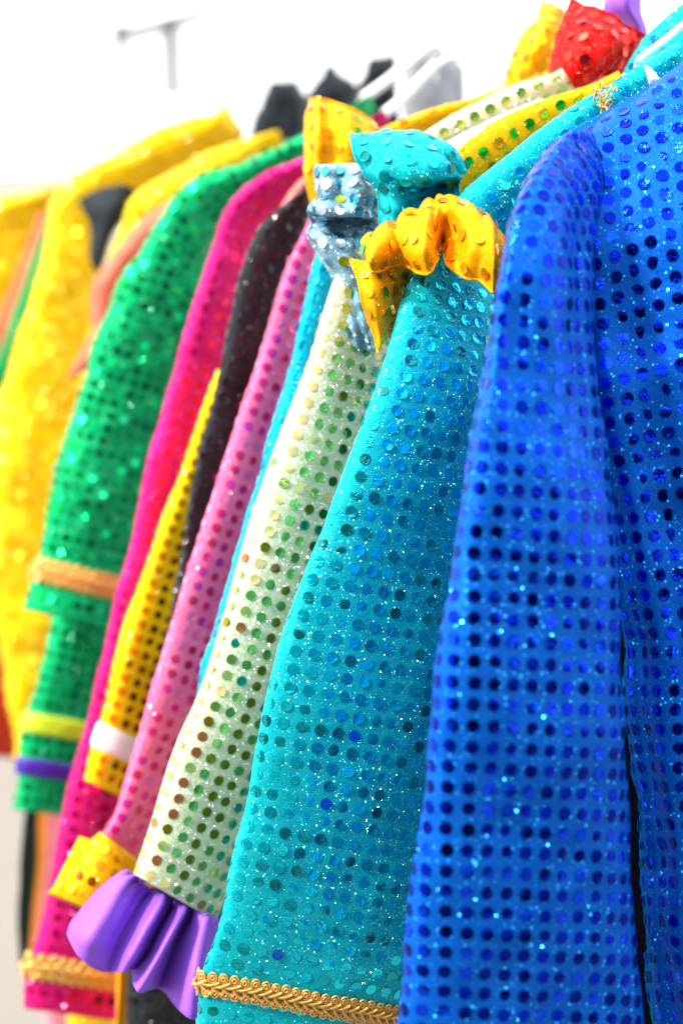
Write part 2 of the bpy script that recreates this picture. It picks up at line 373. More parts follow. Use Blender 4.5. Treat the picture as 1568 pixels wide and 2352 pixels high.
# --- blue costume in front
R = costume('royal blue sequin costume nearest the camera, its body running out of the picture', 1300, 900, .70)
def sf(t, p):      # creases below the shoulder seam and a soft fold down the arm
    return .004*math.sin(p*5 + 3*t)*max(0, math.sin(p))*math.exp(-((t-.22)/.16)**2) + .0025*math.sin(26*t + 2.2*p)*max(0, math.sin(p))*math.exp(-((t-.3)/.2)**2) + .002*math.sin(3*p+1)
bs = tube_grid([(1310, 305, 1372, 300, .008, .718), (1240, 362, 1385, 372, .022, .708), (1192, 430, 1380, 446, .030, .698), (1163, 510, 1366, 528, .033, .690), (1151, 600, 1356, 620, .034, .684), (1128, 740, 1362, 760, 0, .677), (1090, 960, 1390, 980, 0, .672), (1050, 1190, 1410, 1214, 0, .669),
     (1015, 1420, 1418, 1442, 0, .668), (985, 1700, 1434, 1722, 0, .670), (950, 1980, 1450, 2004, 0, .675), (905, 2352, 1480, 2380, 0, .683), (872, 2620, 1500, 2650, 0, .691)], .672, .035, .030, 2.5, 96, wr=.0016, seed=1, folds=sf)
o = tube_obj('sleeve', bs, F_BLUE, R)
sequins(R, o, bs, True, S_BLUE, .0097, .0031, wts=(4, .8, 2, 4), tilt=.035, swts=(5, 0, 5, 1, .3), lift=.0003)
gap_shade = patch_grid([[(1370, 1250, 0), (1480, 1250, 0), (1600, 1250, 0)], [(1385, 1700, 0), (1500, 1700, 0), (1620, 1700, 0)], [(1410, 2200, 0), (1540, 2200, 0), (1650, 2200, 0)], [(1430, 2650, 0), (1560, 2650, 0), (1670, 2650, 0)]], .812, 4, 8)
patch_obj('panel', gap_shade, fabric('black_gap_shade', '020208', .9, 0, 0, sheen=0, tone='02030c'), R)  # black sheet painting in the deep shade of the slot beside the sleeve
def bf(t, p): return .0055*math.sin(p*9 + 1 + 1.5*t)*max(0, math.sin(p)) * min(1, t*3)
bb = tube_grid([(1260, 335, 1800, 10, .005, .735), (1262, 380, 1815, 80, .022, .736), (1275, 560, 1840, 300, .04, .738), (1300, 800, 1880, 620, .047, .742), (1350, 1100, 1930, 1020, .05, .745), (1412, 1380, 1960, 1360, .05, .745),
     (1436, 1500, 1980, 1490, .05, .745), (1444, 1700, 2000, 1690, .05, .745), (1462, 1950, 2020, 1950, .05, .745), (1502, 2352, 2060, 2362, .05, .745), (1550, 2640, 2100, 2650, .05, .745)], .745, -.01, .05, 3.4, 120, wr=.003, seed=2, folds=bf)
o = tube_obj('bodice', bb, F_BLUE, R)
sequins(R, o, bb, True, S_BLUE, .0097, .0031, u0=44, wts=(4, 1.5, 1, 4), tilt=.08, swts=(4, 2, 3, 2, 1), lift=.0003)

# --- teal costume
R = costume('teal sequin costume with a yellow shoulder ruffle and gold braid above its cuff', 1000, 900, .77); TEAL = R
tl = tube_grid([(1010, 540, 1150, 570, 0, .815), (935, 650, 1150, 690, 0, .795), (880, 830, 1140, 876, 0, .779), (820, 1000, 1112, 1050, 0, .771), (745, 1200, 1080, 1262, 0, .768), (660, 1420, 1045, 1488, 0, .767), (600, 1650, 1020, 1722, 0, .768),
     (560, 1850, 995, 1928, 0, .771), (520, 2050, 962, 2130, 0, .776), (490, 2165, 935, 2246, 0, .780), (465, 2235, 916, 2318, 0, .783), (453, 2352, 902, 2436, 0, .788), (435, 2500, 885, 2590, 0, .796)], .775, .032, .016, 2.3, 96, wr=.0009, seed=3)
o = tube_obj('sleeve', tl, F_TEAL, R); TSL = o
sequins(R, o, tl, True, S_TEAL, .0097, .0031, wts=(6, 5, 3, 2, .12), tilt=.045, swts=(4, 1, 3, 3, 2), lift=.00025)
ts = tube_grid([(1560, 95, 1600, 190), (1480, 140, 1540, 250), (1400, 192, 1470, 310), (1310, 248, 1380, 400), (1200, 330, 1290, 480), (1110, 400, 1210, 560), (1050, 450, 1170, 620), (1010, 520, 1150, 660)], .80, .02, .014, 2.2, 48, wr=.001, seed=4)
ts2 = ts
o = tube_obj('shoulder', ts, F_TEAL, R, hem=False)
sequins(R, o, ts, True, S_TEAL[:3], .0105, .0031, wts=(4, 4, 1), tilt=.14)
bk = patch_grid([[(1430, 165, .06), (1475, 92, .06), (1520, 45, .06), (1600, -20, .06), (1720, -110, .06)], [(1460, 190, .05), (1510, 150, .05), (1560, 110, .05), (1640, 60, .05), (1760, -20, .05)], [(1480, 260, .05), (1540, 240, .05), (1600, 200, .05), (1680, 160, .05), (1800, 80, .05)]], .80, 8, 8)
o = patch_obj('back_panel', bk, F_TEAL, R); sequins(R, o, bk, False, S_TEAL, .0105, .0031, tilt=.15)
D = .78
rf = patch_grid([
 [(836, 548, 0), (870, 522, .005), (905, 501, .005), (945, 478, .005), (980, 459, .005), (1000, 450, .005), (1015, 446, .005), (1040, 448, .005), (1065, 455, .002), (1095, 470, -.002), (1125, 497, -.008), (1148, 536, -.015), (1155, 570, -.012)],
 [(832, 556, -.008), (858, 545, -.016), (906, 530, -.010), (940, 515, -.012), (972, 500, -.022), (998, 490, -.016), (1015, 478, -.008), (1040, 478, -.016), (1070, 495, -.024), (1103, 508, -.026), (1132, 530, -.034), (1152, 560, -.028), (1158, 590, -.014)],
 [(837, 575, -.012), (850, 588, -.028), (904, 572, -.012), (932, 568, -.016), (966, 570, -.036), (994, 545, -.026), (1014, 515, -.006), (1034, 530, -.008), (1068, 570, -.030), (1106, 572, -.034), (1137, 592, -.040), (1152, 595, -.028), (1155, 610, -.014)],
 [(842, 592, -.012), (857, 627, -.024), (903, 609, -.004), (937, 614, -.012), (981, 630, -.032), (1001, 592, -.020), (1018, 562, .008), (1024, 606, -.018), (1070, 638, -.026), (1106, 645, -.028), (1134, 674, -.034), (1146, 640, -.022), (1150, 630, -.010)]], D, 8, 10, .0024, 5)
rf = pleat(rf, 9, .0032, .3, 1, (1.2, .5)); hem_line(rf, F_YEL, R)
o = patch_obj('shoulder_ruffle', rf, F_YEL, R); sequins(R, o, rf, False, S_YELG, .0135, .0031, wts=(4, 4, 3, 2, 1), tilt=.12)
fl = patch_grid([[(803, 592, .0), (840, 600, -.006), (890, 605, .004), (965, 612, .022)], [(827, 660, -.004), (860, 665, -.010), (900, 660, .002), (958, 655, .022)],
    [(845, 730, -.002), (868, 730, -.008), (892, 720, .002), (938, 712, .022)], [(869, 808, 0), (876, 795, -.004), (886, 780, .002), (905, 772, .018)]], .776, 8, 8, .001, 6)
fl = pleat(fl, 2.5, .003, .2, 1, (1, .3)); hem_line(fl[:, :1].swapaxes(0, 1), F_YEL, R)
o = patch_obj('ruffle_underlayer', fl, F_YEL, R); sequins(R, o, fl, False, S_YELG, .0105, .0031, wts=(4, 3, 3, 1, 2), tilt=.15)
# gold braid round the cuff: two rows of cord loops with slanting cords between
def surf(P, N, v, jf):
    n, m = P.shape[:2]; x = v*(n-1); i = min(int(x), n-2); f = x-i; j = int(jf) % m; k = (j+1) % m; g_ = jf-int(jf)
    a = lambda A: (A[i, j]*(1-g_)+A[i, k]*g_)*(1-f)+(A[i+1, j]*(1-g_)+A[i+1, k]*g_)*f
    return a(P), a(N)
def braid(P, vc, root, sc=1.0, GOLD=GOLD, half=.0041, pitch=.0056):
    half *= sc; pitch *= sc; dv_ = .0075*sc*1.4/1.4
    n, m = P.shape[:2]; N = grid_normals(P, True)
    Lc = np.linalg.norm(np.diff(P[:, m//2], axis=0), axis=1).sum(); hw = .0042*sc/Lc
    tape = band('gold_braid', P, vc-hw, vc+hw, GOLD, root, .0006, 0, 5)
    row = np.array([surf(P, N, vc, j)[0] for j in np.linspace(0, m-.001, 400)]); cu = np.concatenate([[0], np.cumsum(np.linalg.norm(np.diff(row, axis=0), axis=1))])
    k = int(cu[-1]/pitch)
    ring = [(math.cos(a)*.78, math.sin(a), 0) for a in np.linspace(0, 2*math.pi, 10, endpoint=False)]
    def loopmesh(key, pts, r, m_=5, closed=True):
        me = bpy.data.meshes.new(key); V, F = cord(None, pts, r, None, None, m_, closed); me.from_pydata(V.tolist(), [], F); me.polygons.foreach_set('use_smooth', [True]*len(me.polygons)); me.materials.append(GOLD); return me
    lm = loopmesh('cord_loop', np.array(ring)*.0029*sc, .00062*sc); li = loopmesh('cord_loop_core', np.array(ring)*.0013*sc, .0007*sc)
    sm = loopmesh('cord', np.array([(-.0046, .0012, 0), (-.002, .0009, .0008), (.001, .0001, .0012), (.0046, -.0014, .0003)])*sc, .00085*sc, 5, False)
    for q in range(k):
        j = np.interp((q+.5)*pitch, cu, np.linspace(0, m-.001, 400)); p, nn = surf(P, N, vc, j); nn = nn/np.linalg.norm(nn)
        p2, _ = surf(P, N, vc, (j+.3) % m); t = p2-p; t -= nn*(t@nn); t /= np.linalg.norm(t); b = np.cross(nn, t)
        jt = random.uniform(-.0003, .0003)
        for (me, nm, du, dv, dn, rot) in ((lm, 'cord_loop', 0, half, .0012, 0), (li, 'cord_loop', 0, half, .0014, 0), (lm, 'cord_loop', pitch*.4, -half, .0012, 0), (li, 'cord_loop', pitch*.4, -half, .0014, 0), (sm, 'cord', 0, half*.36, .0018, -.35), (sm, 'cord', pitch*.5, -half*.22, .0020, .62)):
            if nn @ (CAMP-p) < -.1*np.linalg.norm(CAMP-p): continue
            rot += random.uniform(-.12, .12); T = t*math.cos(rot)+b*math.sin(rot); Bv = np.cross(nn, T)
            o = bpy.data.objects.new(nm, me); COL.objects.link(o); o.parent = tape
            M = np.eye(4); M[:3, :3] = np.array([T, Bv, nn]).T; M[:3, 3] = p + t*du + b*(dv+jt) + nn*dn*sc - origin(tape); o.matrix_local = Matrix(M.tolist())
    return lm, li
# find the fraction of the length where the front-left edge meets y = 2252
vs_ = np.array([to_px(tl[i, 48])[1] for i in range(tl.shape[0])]); vc = np.interp(2254, vs_, np.linspace(0, 1, len(vs_)))
LM, LI = braid(tl, vc, R)
# gold loops at the neck end of the shoulder
nt_ = mesh_obj('neck_braid', *cord(None, [at(1362, 205, .783), at(1378, 222, .780), at(1392, 240, .780)], .0012, None, None), GOLD, R)
for (x, y) in ((1366, 210), (1380, 200), (1395, 206), (1372, 226), (1388, 224), (1403, 220), (1380, 243), (1396, 240), (1386, 256), (1412, 206)):
    o = bpy.data.objects.new('cord_loop', LM if random.random() < .6 else LI); COL.objects.link(o); o.parent = nt_; o.location = at(x, y, .778) - origin(nt_)
    o.rotation_euler = (math.pi/2+random.uniform(-.5, .5), random.uniform(-.5, .5), random.uniform(0, 3)); o.scale = (.9, .9, .9)
tg = patch_grid([[(1478, 150, 0), (1490, 156, 0), (1500, 165, 0)], [(1484, 172, -.002), (1497, 176, -.002), (1512, 182, -.001)], [(1490, 198, 0), (1502, 194, 0), (1516, 190, 0)]], .775, 4, 4)
patch_obj('size_tag', tg, WHITE, R)

# --- yellow costume between teal and cream: shoulder, teal ruffle, red collar
R = costume('yellow sequin costume between the teal and cream ones, with teal shoulder ruffle and red collar', 1150, 300, .82)
ys = tube_grid([(1420, 165, 1470, 240), (1379, 185, 1430, 270), (1334, 200, 1390, 300), (1234, 232, 1320, 350), (1134, 282, 1230, 420), (1044, 347, 1130, 480), (1010, 400, 1090, 540)], .835, .02, .012, 2.2, 48, seed=8)
o = tube_obj('shoulder', ys, F_YEL, R, hem=False); sequins(R, o, ys, True, S_YELG, .0105, .0031, wts=(4, 4, 2, 1, 2), tilt=.16)
tr = patch_grid([
 [(807, 309, .012), (880, 304, .012), (960, 304, .012), (1012, 320, .010), (1045, 350, .010), (1068, 398, .006)],
 [(808, 322, .000), (883, 318, -.004), (962, 322, -.006), (1016, 338, -.004), (1048, 364, 0), (1067, 400, .004)],
 [(815, 358, -.004), (886, 362, -.010), (962, 374, -.014), (1016, 380, -.010), (1046, 394, -.002), (1062, 408, .004)],
 [(836, 394, -.004), (892, 406, -.010), (955, 420, -.012), (1005, 414, -.006), (1040, 412, .002), (1058, 412, .006)],
 [(862, 428, -.002), (902, 436, -.008), (952, 440, .008), (1000, 424, .024), (1038, 417, .024), (1056, 416, .018)],
 [(873, 475, .000), (905, 480, -.008), (954, 472, .008), (1005, 455, .018), (1040, 445, .014), (1058, 440, .012)],
 [(874, 535, .002), (910, 535, -.006), (960, 520, .002), (1010, 500, .008), (1045, 480, .010), (1060, 470, .010)]], .80, 8, 8, .0014, 9)
tr = pleat(tr, 4, .0034, .15, 0, (.1, 1.5)); tr = pleat(tr, 7, .0016, .2, 1, (.4, 1.4), 1.4); hem_line(tr[:, :1].swapaxes(0, 1), F_TEAL, R)
o = patch_obj('shoulder_ruffle', tr, F_TEAL, R); sequins(R, o, tr, False, S_TEAL, .0130, .0032, wts=(4, 4, 2, 1, 1), tilt=.12)
rc = patch_grid([
 [(1309, -2, .01), (1357, 18, 0), (1406, 37, -.004), (1434, 57, 0), (1480, 82, .01)],
 [(1290, 50, 0), (1335, 62, -.012), (1385, 80, -.016), (1420, 95, -.012), (1466, 108, .006)],
 [(1272, 110, 0), (1315, 118, -.016), (1365, 130, -.02), (1400, 138, -.014), (1448, 140, .006)],
 [(1259, 180, .004), (1300, 178, -.010), (1345, 175, -.012), (1380, 172, -.006), (1425, 168, .008)],
 [(1260, 224, .01), (1298, 215, 0), (1340, 205, 0), (1375, 195, .004), (1410, 188, .012)]], .875, 8, 8, .0018, 11)
rc = pleat(rc, 4, .003, .2, 1, (.3, 1)); hem_line(rc[::-1], F_RED, R)
o = patch_obj('collar_ruffle', rc, F_RED, R); sequins(R, o, rc, False, S_RED, .0108, .0033, wts=(4, 3, 2, 1), tilt=.2, alt=True)

# --- cream costume
R = costume('cream glitter costume with green and gold sequins and a purple satin cuff', 750, 1000, .84)
cl = tube_grid([(800, 560, 905, 600), (765, 640, 905, 695), (700, 850, 885, 912), (640, 1000, 855, 1068), (590, 1150, 812, 1226), (520, 1380, 748, 1462), (465, 1560, 690, 1648),
     (420, 1672, 640, 1766), (384, 1768, 596, 1866), (345, 1892, 546, 1995), (308, 2004, 495, 2112)], .838, .03, .019, 2.4, 80, wr=.0006, seed=12)
o = tube_obj('sleeve', cl, F_CREAM, R)
C = S_CREAM
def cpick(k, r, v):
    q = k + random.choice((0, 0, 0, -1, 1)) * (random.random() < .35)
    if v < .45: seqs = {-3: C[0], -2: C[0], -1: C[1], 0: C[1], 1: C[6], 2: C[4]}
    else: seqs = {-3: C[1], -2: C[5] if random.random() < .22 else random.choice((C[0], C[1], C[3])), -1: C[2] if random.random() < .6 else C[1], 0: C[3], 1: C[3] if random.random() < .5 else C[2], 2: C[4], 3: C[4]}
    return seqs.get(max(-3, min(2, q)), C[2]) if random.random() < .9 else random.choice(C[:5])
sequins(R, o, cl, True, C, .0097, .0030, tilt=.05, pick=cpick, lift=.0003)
cs = tube_grid([(1290, 160, 1330, 215), (1259, 174, 1300, 250), (1174, 200, 1250, 290), (1064, 250, 1150, 350), (974, 300, 1060, 400), (900, 370, 1000, 470)], .875, .02, .010, 2.2, 48, seed=13)
o = tube_obj('shoulder', cs, F_CREAM, R, hem=False); sequins(R, o, cs, True, C[1:3], .0105, .0031, tilt=.15)
wf = patch_grid([[(1245, 226, 0), (1140, 268, 0), (1030, 325, 0), (990, 352, 0)], [(1250, 240, -.002), (1148, 285, -.002), (1040, 350, -.002), (1000, 380, -.002)], [(1260, 262, 0), (1160, 310, 0), (1060, 380, 0), (1020, 410, 0)]], .856, 8, 5)
patch_obj('neck_facing', wf, WHITE, R)
sr = patch_grid([
 [(729, 376, .008), (752, 379, -.002), (782, 380, .002), (825, 377, -.004), (876, 398, .008)],
 [(723, 410, .002), (752, 412, -.012), (782, 412, -.006), (828, 410, -.014), (876, 425, .006)],
 [(727, 445, .002), (752, 447, -.014), (780, 448, -.010), (828, 446, -.016), (876, 460, .006)],
 [(707, 486, 0), (745, 488, -.020), (780, 490, -.018), (825, 490, -.018), (876, 498, .004)],
 [(716, 508, .010), (748, 508, .004), (780, 506, .006), (824, 506, .004), (876, 515, .014)],
 [(710, 534, -.002), (745, 536, -.010), (778, 540, -.004), (818, 538, -.006), (868, 545, .010)],
 [(716, 562, 0), (750, 568, -.016), (782, 574, -.014), (814, 572, -.010), (850, 578, .008)],
 [(745, 604, 0), (766, 606, -.010), (790, 606, -.014), (814, 602, -.010), (845, 610, .006)],
 [(768, 650, 0), (784, 650, -.006), (802, 648, -.012), (820, 645, -.010), (845, 650, .004)],
 [(772, 690, .002), (790, 690, -.004), (808, 690, -.004), (824, 690, -.010), (848, 695, .004)],
 [(790, 735, 0), (806, 735, -.008), (820, 735, -.004), (836, 735, -.010), (856, 740, .004)],
 [(808, 802, .002), (822, 806, -.006), (838, 804, -.002), (852, 806, -.006), (868, 806, .004)]], .822, 8, 7, .0014, 14)
sr = pleat(sr, 9, .0034, .1, 0, (.6, 1.2)); hem_line(sr[:, :1].swapaxes(0, 1), F_SILV, R)
o = patch_obj('shoulder_ruffle', sr, F_SILV, R); sequins(R, o, sr, False, S_SILV, .0108, .0031, wts=(3, 3, 4, 1, 3), tilt=.12)
pc = patch_grid([
 [(335, 2030, .03), (294, 2003, .014), (318, 2020, .0), (345, 2042, .004), (358, 2047, .012), (376, 2056, -.006), (396, 2065, .018), (404, 2069, .012), (420, 2075, -.006), (438, 2084, .020), (446, 2087, .012), (468, 2097, -.006), (500, 2112, .014)],
 [(305, 2036, .04), (266, 2008, .006), (292, 2030, -.012), (322, 2050, .000), (344, 2060, .008), (368, 2080, -.018), (391, 2078, .020), (400, 2086, .012), (416, 2100, -.020), (431, 2098, .024), (442, 2106, .012), (465, 2120, -.012), (502, 2130, .012)],
 [(240, 2080, .045), (205, 2062, .002), (245, 2100, -.026), (285, 2112, -.010), (306, 2122, .000), (338, 2136, -.030), (360, 2130, .020), (372, 2142, .010), (388, 2155, -.030), (404, 2150, .026), (416, 2165, .014), (450, 2195, -.022), (500, 2200, .010)],
 [(205, 2130, .045), (163, 2112, .0), (205, 2158, -.032), (250, 2178, -.016), (276, 2184, -.004), (308, 2192, -.036), (334, 2188, .022), (340, 2202, .008), (350, 2225, -.036), (380, 2218, .026), (396, 2230, .014), (438, 2275, -.028), (490, 2275, .006)],
 [(200, 2160, .045), (151, 2136, .0), (184, 2198, -.028), (230, 2228, -.014), (258, 2229, -.002), (287, 2229, -.032), (304, 2222, .020), (306, 2240, .006), (317, 2281, -.034), (360, 2264, .022), (384, 2280, .010), (432, 2339, -.026), (478, 2334, .004)]], .832, 7, 8, .0006, 15)
N_ = grid_normals(pc, False); fine = np.array([[math.sin(j*1.15 + 1.2*math.sin(j*.31))*(math.exp(-i/9.)*.0022+.0003) for j in range(pc.shape[1])] for i in range(pc.shape[0])])
for _ in range(9):
    q = pc.copy(); q[1:, 1:-1] = pc[1:, 1:-1]*.5 + (pc[1:, 2:] + pc[1:, :-2])*.25; pc = q
pc = pc + N_*fine[:, :, None]
hem_line(pc, SATIN, R)
patch_obj('satin_cuff', pc, SATIN, R, .0007)
pp = patch_grid([[(1400, -40, 0), (1440, -50, -.02), (1480, -40, 0)], [(1386, 25, .01), (1436, 10, -.022), (1472, 20, 0)], [(1432, 62, .012), (1460, 58, -.010), (1487, 68, .004)], [(1465, 92, .012), (1476, 90, 0), (1484, 86, .006)]], .905, 8, 8, .001, 16)
patch_obj('satin_collar', pp, SATIN, R)

# --- cyan costume, only a sliver of its sleeve
R = costume('bright cyan sequin costume showing as a narrow strip between pink and cream sleeves', 640, 900, .87)
t = tube_grid([(745, 550, 810, 580), (715, 650, 795, 690), (690, 742, 775, 780), (640, 935, 740, 985), (560, 1200, 680, 1255), (506, 1400, 620, 1450), (463, 1545, 560, 1600), (450, 1625, 530, 1680)], .872, .02, .014, 2.2, 48, wr=.002, seed=17)
o = tube_obj('sleeve', t, F_CYAN, R); sequins(R, o, t, True, S_CYAN, .0097, .0031, tilt=.12)

# --- pink costume
R = costume('pink sequin costume with yellow shoulder ruffle and flared yellow cuff', 560, 1000, .92)
t = tube_grid([(730, 450, 800, 480), (700, 525, 770, 560), (658, 615, 745, 655), (630, 700, 725, 742), (600, 800, 705, 845), (530, 1005, 645, 1052), (473, 1180, 590, 1230), (410, 1376, 525, 1428), (350, 1576, 465, 1630),
     (295, 1764, 395, 1812), (266, 1860, 352, 1904), (236, 1912, 320, 1974)], .918, .025, .016, 2.4, 64, wr=.0006, seed=18)
o = tube_obj('sleeve', t, F_PINK, R)
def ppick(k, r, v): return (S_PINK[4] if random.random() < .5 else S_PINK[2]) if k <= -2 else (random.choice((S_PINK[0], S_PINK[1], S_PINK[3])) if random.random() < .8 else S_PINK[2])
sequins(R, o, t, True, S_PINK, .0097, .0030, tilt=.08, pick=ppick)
yr = patch_grid([
 [(709, 228, .012), (732, 227, 0), (755, 231, .004), (800, 245, -.002), (840, 268, .004), (872, 300, .014)],
 [(703, 270, .004), (730, 270, -.012), (758, 272, -.006), (802, 280, -.014), (845, 300, -.006), (880, 320, .01)],
 [(702, 330, 0), (730, 330, -.014), (758, 332, -.008), (802, 332, -.016), (845, 340, -.008), (880, 350, .01)],
 [(700, 392, 0), (725, 394, -.010), (755, 396, -.008), (800, 398, -.010), (840, 400, -.004), (880, 410, .01)],
 [(718, 468, .006), (730, 468, -.002), (755, 466, -.002), (800, 462, -.002), (840, 460, .004), (880, 460, .01)]], .905, 8, 8, .0016, 19)
yr = pleat(yr, 5, .003, .4, 1, (.3, 1.1)); hem_line(yr[::-1], F_YEL, R)
o = patch_obj('shoulder_ruffle', yr, F_YEL, R); sequins(R, o, yr, False, S_YELG, .0135, .0030, wts=(3, 3, 2, 1, 3), tilt=.12)
def pl(t, p): return .002*t*math.sin(4*p+1)
t = tube_grid([(232, 1912, 318, 1976, .014), (196, 1946, 330, 2030, .02), (150, 1998, 335, 2090, .026), (106, 2046, 330, 2150, .022)], .905, .02, .02, 2.0, 72, wr=.002, seed=20, folds=pl)
o = tube_obj('flared_cuff', t, F_YEL, R, cap=False); sequins(R, o, t, True, S_YEL + SQ('bronze', 'a05c08'), .0100, .0030, wts=(4, 4, 3, 3, 3), tilt=.2, lift=.0007)
t = tube_grid([(1300, 150, 1340, 230), (1154, 202, 1200, 270), (1064, 230, 1110, 300), (984, 252, 1030, 320), (874, 300, 900, 370), (840, 330, 860, 410)], .93, .02, .010, 2.2, 40, seed=21)
o = tube_obj('yoke', t, F_YEL, R, hem=False); sequins(R, o, t, True, S_YEL, .0105, .0030, tilt=.2)
t = patch_grid([[(1243, 2, .008), (1270, 8, -.004), (1300, 22, .004)], [(1228, 46, 0), (1262, 50, -.014), (1300, 60, 0)], [(1205, 66, .002), (1250, 80, -.02), (1300, 90, 0)], [(1177, 122, 0), (1230, 125, -.02), (1300, 130, 0)], [(1150, 208, .006), (1215, 196, -.008), (1300, 180, .004)]], .985, 8, 8, .002, 22)
t = pleat(t, 3, .003, .2, 1, (.4, 1))
o = patch_obj('collar', t, F_YEL, R); sequins(R, o, t, False, S_YEL, .0105, .0030, tilt=.2)

# --- black costume
R = costume('charcoal black sequin costume between the pink and magenta sleeves', 520, 900, .96)
t = tube_grid([(735, 400, 760, 440), (690, 432, 730, 480), (625, 490, 705, 540), (584, 548, 690, 600), (545, 660, 655, 705), (520, 780, 630, 825), (480, 940, 590, 985), (440, 1080, 545, 1125), (415, 1240, 510, 1285), (395, 1380, 480, 1420), (376, 1500, 450, 1535), (345, 1650, 410, 1690)], .955, .025, .015, 2.3, 56, wr=.0022, seed=23)
o = tube_obj('sleeve', t, F_BLACK, R); sequins(R, o, t, True, S_BLACK, .0102, .0031, tilt=.14)
t = tube_grid([(420, 1500, 560, 1510), (360, 1900, 540, 1910), (312, 2150, 530, 2160), (296, 2240, 520, 2250), (290, 2360, 520, 2370), (285, 2500, 520, 2510)], 1.0, .03, .02, 2.4, 64, wr=.002, seed=24)
o = tube_obj('skirt', t, F_BLACK, R); sequins(R, o, t, True, S_BLACK, .0102, .0031, tilt=.1)
t = patch_grid([[(640, 482, 0), (665, 440, 0), (690, 412, 0), (712, 400, 0)], [(652, 488, -.002), (676, 450, -.002), (700, 424, -.002), (720, 414, -.002)]], .962, 6, 4)
patch_obj('neck_piping', t, plain('coral_piping', 'e8584a', .5), R)

# --- yellow costume with white band
R = costume('yellow sequin costume with a white ribbon band above its cuff', 330, 1400, 1.0)
t = tube_grid([(500, 850, 580, 880), (470, 925, 560, 960), (438, 1015, 535, 1055), (380, 1176, 485, 1220), (327, 1316, 440, 1360), (287, 1436, 405, 1484), (260, 1536, 375, 1585), (227, 1656, 338, 1706), (214, 1706, 324, 1757), (195, 1788, 302, 1838)], 1.0, .025, .017, 2.3, 64, wr=.0015, seed=25)
o = tube_obj('sleeve', t, F_YELF, R)
vs_ = np.array([to_px(t[i, 32])[1] for i in range(t.shape[0])]); q0, q1 = np.interp((1658, 1712), vs_, np.linspace(0, 1, len(vs_)))
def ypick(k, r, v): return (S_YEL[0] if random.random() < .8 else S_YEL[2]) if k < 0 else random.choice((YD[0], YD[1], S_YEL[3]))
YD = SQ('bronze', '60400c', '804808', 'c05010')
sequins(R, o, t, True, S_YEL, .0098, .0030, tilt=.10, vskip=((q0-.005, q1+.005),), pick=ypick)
band('ribbon_band', t, q0, q1, WHITE, R, .0015, .0002)
t = tube_grid([(280, 2130, 330, 2140), (272, 2200, 330, 2210), (268, 2290, 320, 2300), (262, 2370, 315, 2380), (255, 2500, 310, 2510)], 1.03, .03, .012, 2.2, 40, seed=26)
tube_obj('skirt', t, fabric('orange_lining', 'e89410', .5, .1, .03), R)

# --- magenta costume
R = costume('magenta sequin costume with broad gold braid above its hem, left of the orange lining', 260, 1500, 1.05)
t = tube_grid([(880, 252, 900, 290, .008), (780, 310, 810, 352, .012), (690, 362, 730, 425, .015), (620, 390, 670, 460), (555, 435, 620, 512), (510, 495, 595, 570), (480, 598, 580, 650), (435, 728, 550, 778), (408, 823, 530, 872), (360, 983, 490, 1034), (320, 1153, 455, 1204), (280, 1321, 420, 1374),
     (240, 1486, 392, 1540), (197, 1656, 355, 1708), (156, 1814, 330, 1862), (125, 1974, 310, 2014), (88, 2150, 292, 2186), (66, 2210, 284, 2242), (52, 2312, 270, 2342)], 1.05, .03, .018, 2.3, 64, wr=.0015, seed=27)
o = tube_obj('sleeve', t, F_MAG, R)
vs_ = np.array([to_px(t[i, 32])[1] for i in range(t.shape[0])]); q0, q1 = np.interp((2188, 2246), vs_, np.linspace(0, 1, len(vs_)))
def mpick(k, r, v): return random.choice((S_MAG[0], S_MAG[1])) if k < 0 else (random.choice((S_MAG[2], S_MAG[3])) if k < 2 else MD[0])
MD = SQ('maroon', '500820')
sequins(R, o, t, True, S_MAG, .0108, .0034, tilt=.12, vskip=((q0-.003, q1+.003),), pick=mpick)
braid(t, (q0+q1)/2, R, 1.35, GOLDL)

# --- green costumes
R = costume('emerald green sequin costume with a curved shoulder and gold braid near its cuff', 280, 800, 1.12)
t = tube_grid([(845, 215, 865, 255, .008), (760, 270, 790, 320, .012), (690, 318, 715, 380, .016), (560, 362, 610, 450), (470, 398, 545, 500), (412, 445, 510, 550), (321, 570, 480, 632), (244, 727, 440, 792), (190, 885, 400, 950), (125, 1088, 345, 1144), (91, 1268, 302, 1318), (73, 1330, 288, 1380), (60, 1398, 278, 1448)], 1.13, .03, .024, 2.2, 72, wr=.003, seed=28)
o = tube_obj('sleeve', t, F_GRN, R)
vs_ = np.array([to_px(t[i, 36])[1] for i in range(t.shape[0])]); q0, q1 = np.interp((1278, 1334), vs_, np.linspace(0, 1, len(vs_)))
sequins(R, o, t, True, S_GRN, .0100, .0031, wts=(4, 2, 4, 2), tilt=.24, lift=.0008, vskip=((q0-.003, q1+.003),))
braid(t, (q0+q1)/2, R, 1.35, GOLDL)
R = costume('green sequin costume with lime and purple ribbon bands at its cuff', 150, 1650, 1.18)
t = tube_grid([(145, 1290, 335, 1330), (120, 1411, 300, 1452), (105, 1500, 285, 1540), (80, 1585, 262, 1622), (64, 1640, 246, 1672), (50, 1690, 230, 1722), (45, 1740, 215, 1766), (37, 1820, 195, 1842), (32, 1856, 185, 1876)], 1.19, .03, .020, 2.2, 64, wr=.002, seed=29)
o = tube_obj('sleeve', t, F_GRN, R)
vs_ = np.array([to_px(t[i, 32])[1] for i in range(t.shape[0])]); q0, q1, q2, q3 = np.interp((1634, 1678, 1736, 1778), vs_, np.linspace(0, 1, len(vs_)))
sequins(R, o, t, True, S_GRN, .0100, .0031, wts=(4, 2, 4, 1), tilt=.15, vskip=((q0-.01, q1+.01), (q2-.01, q3+.01)))
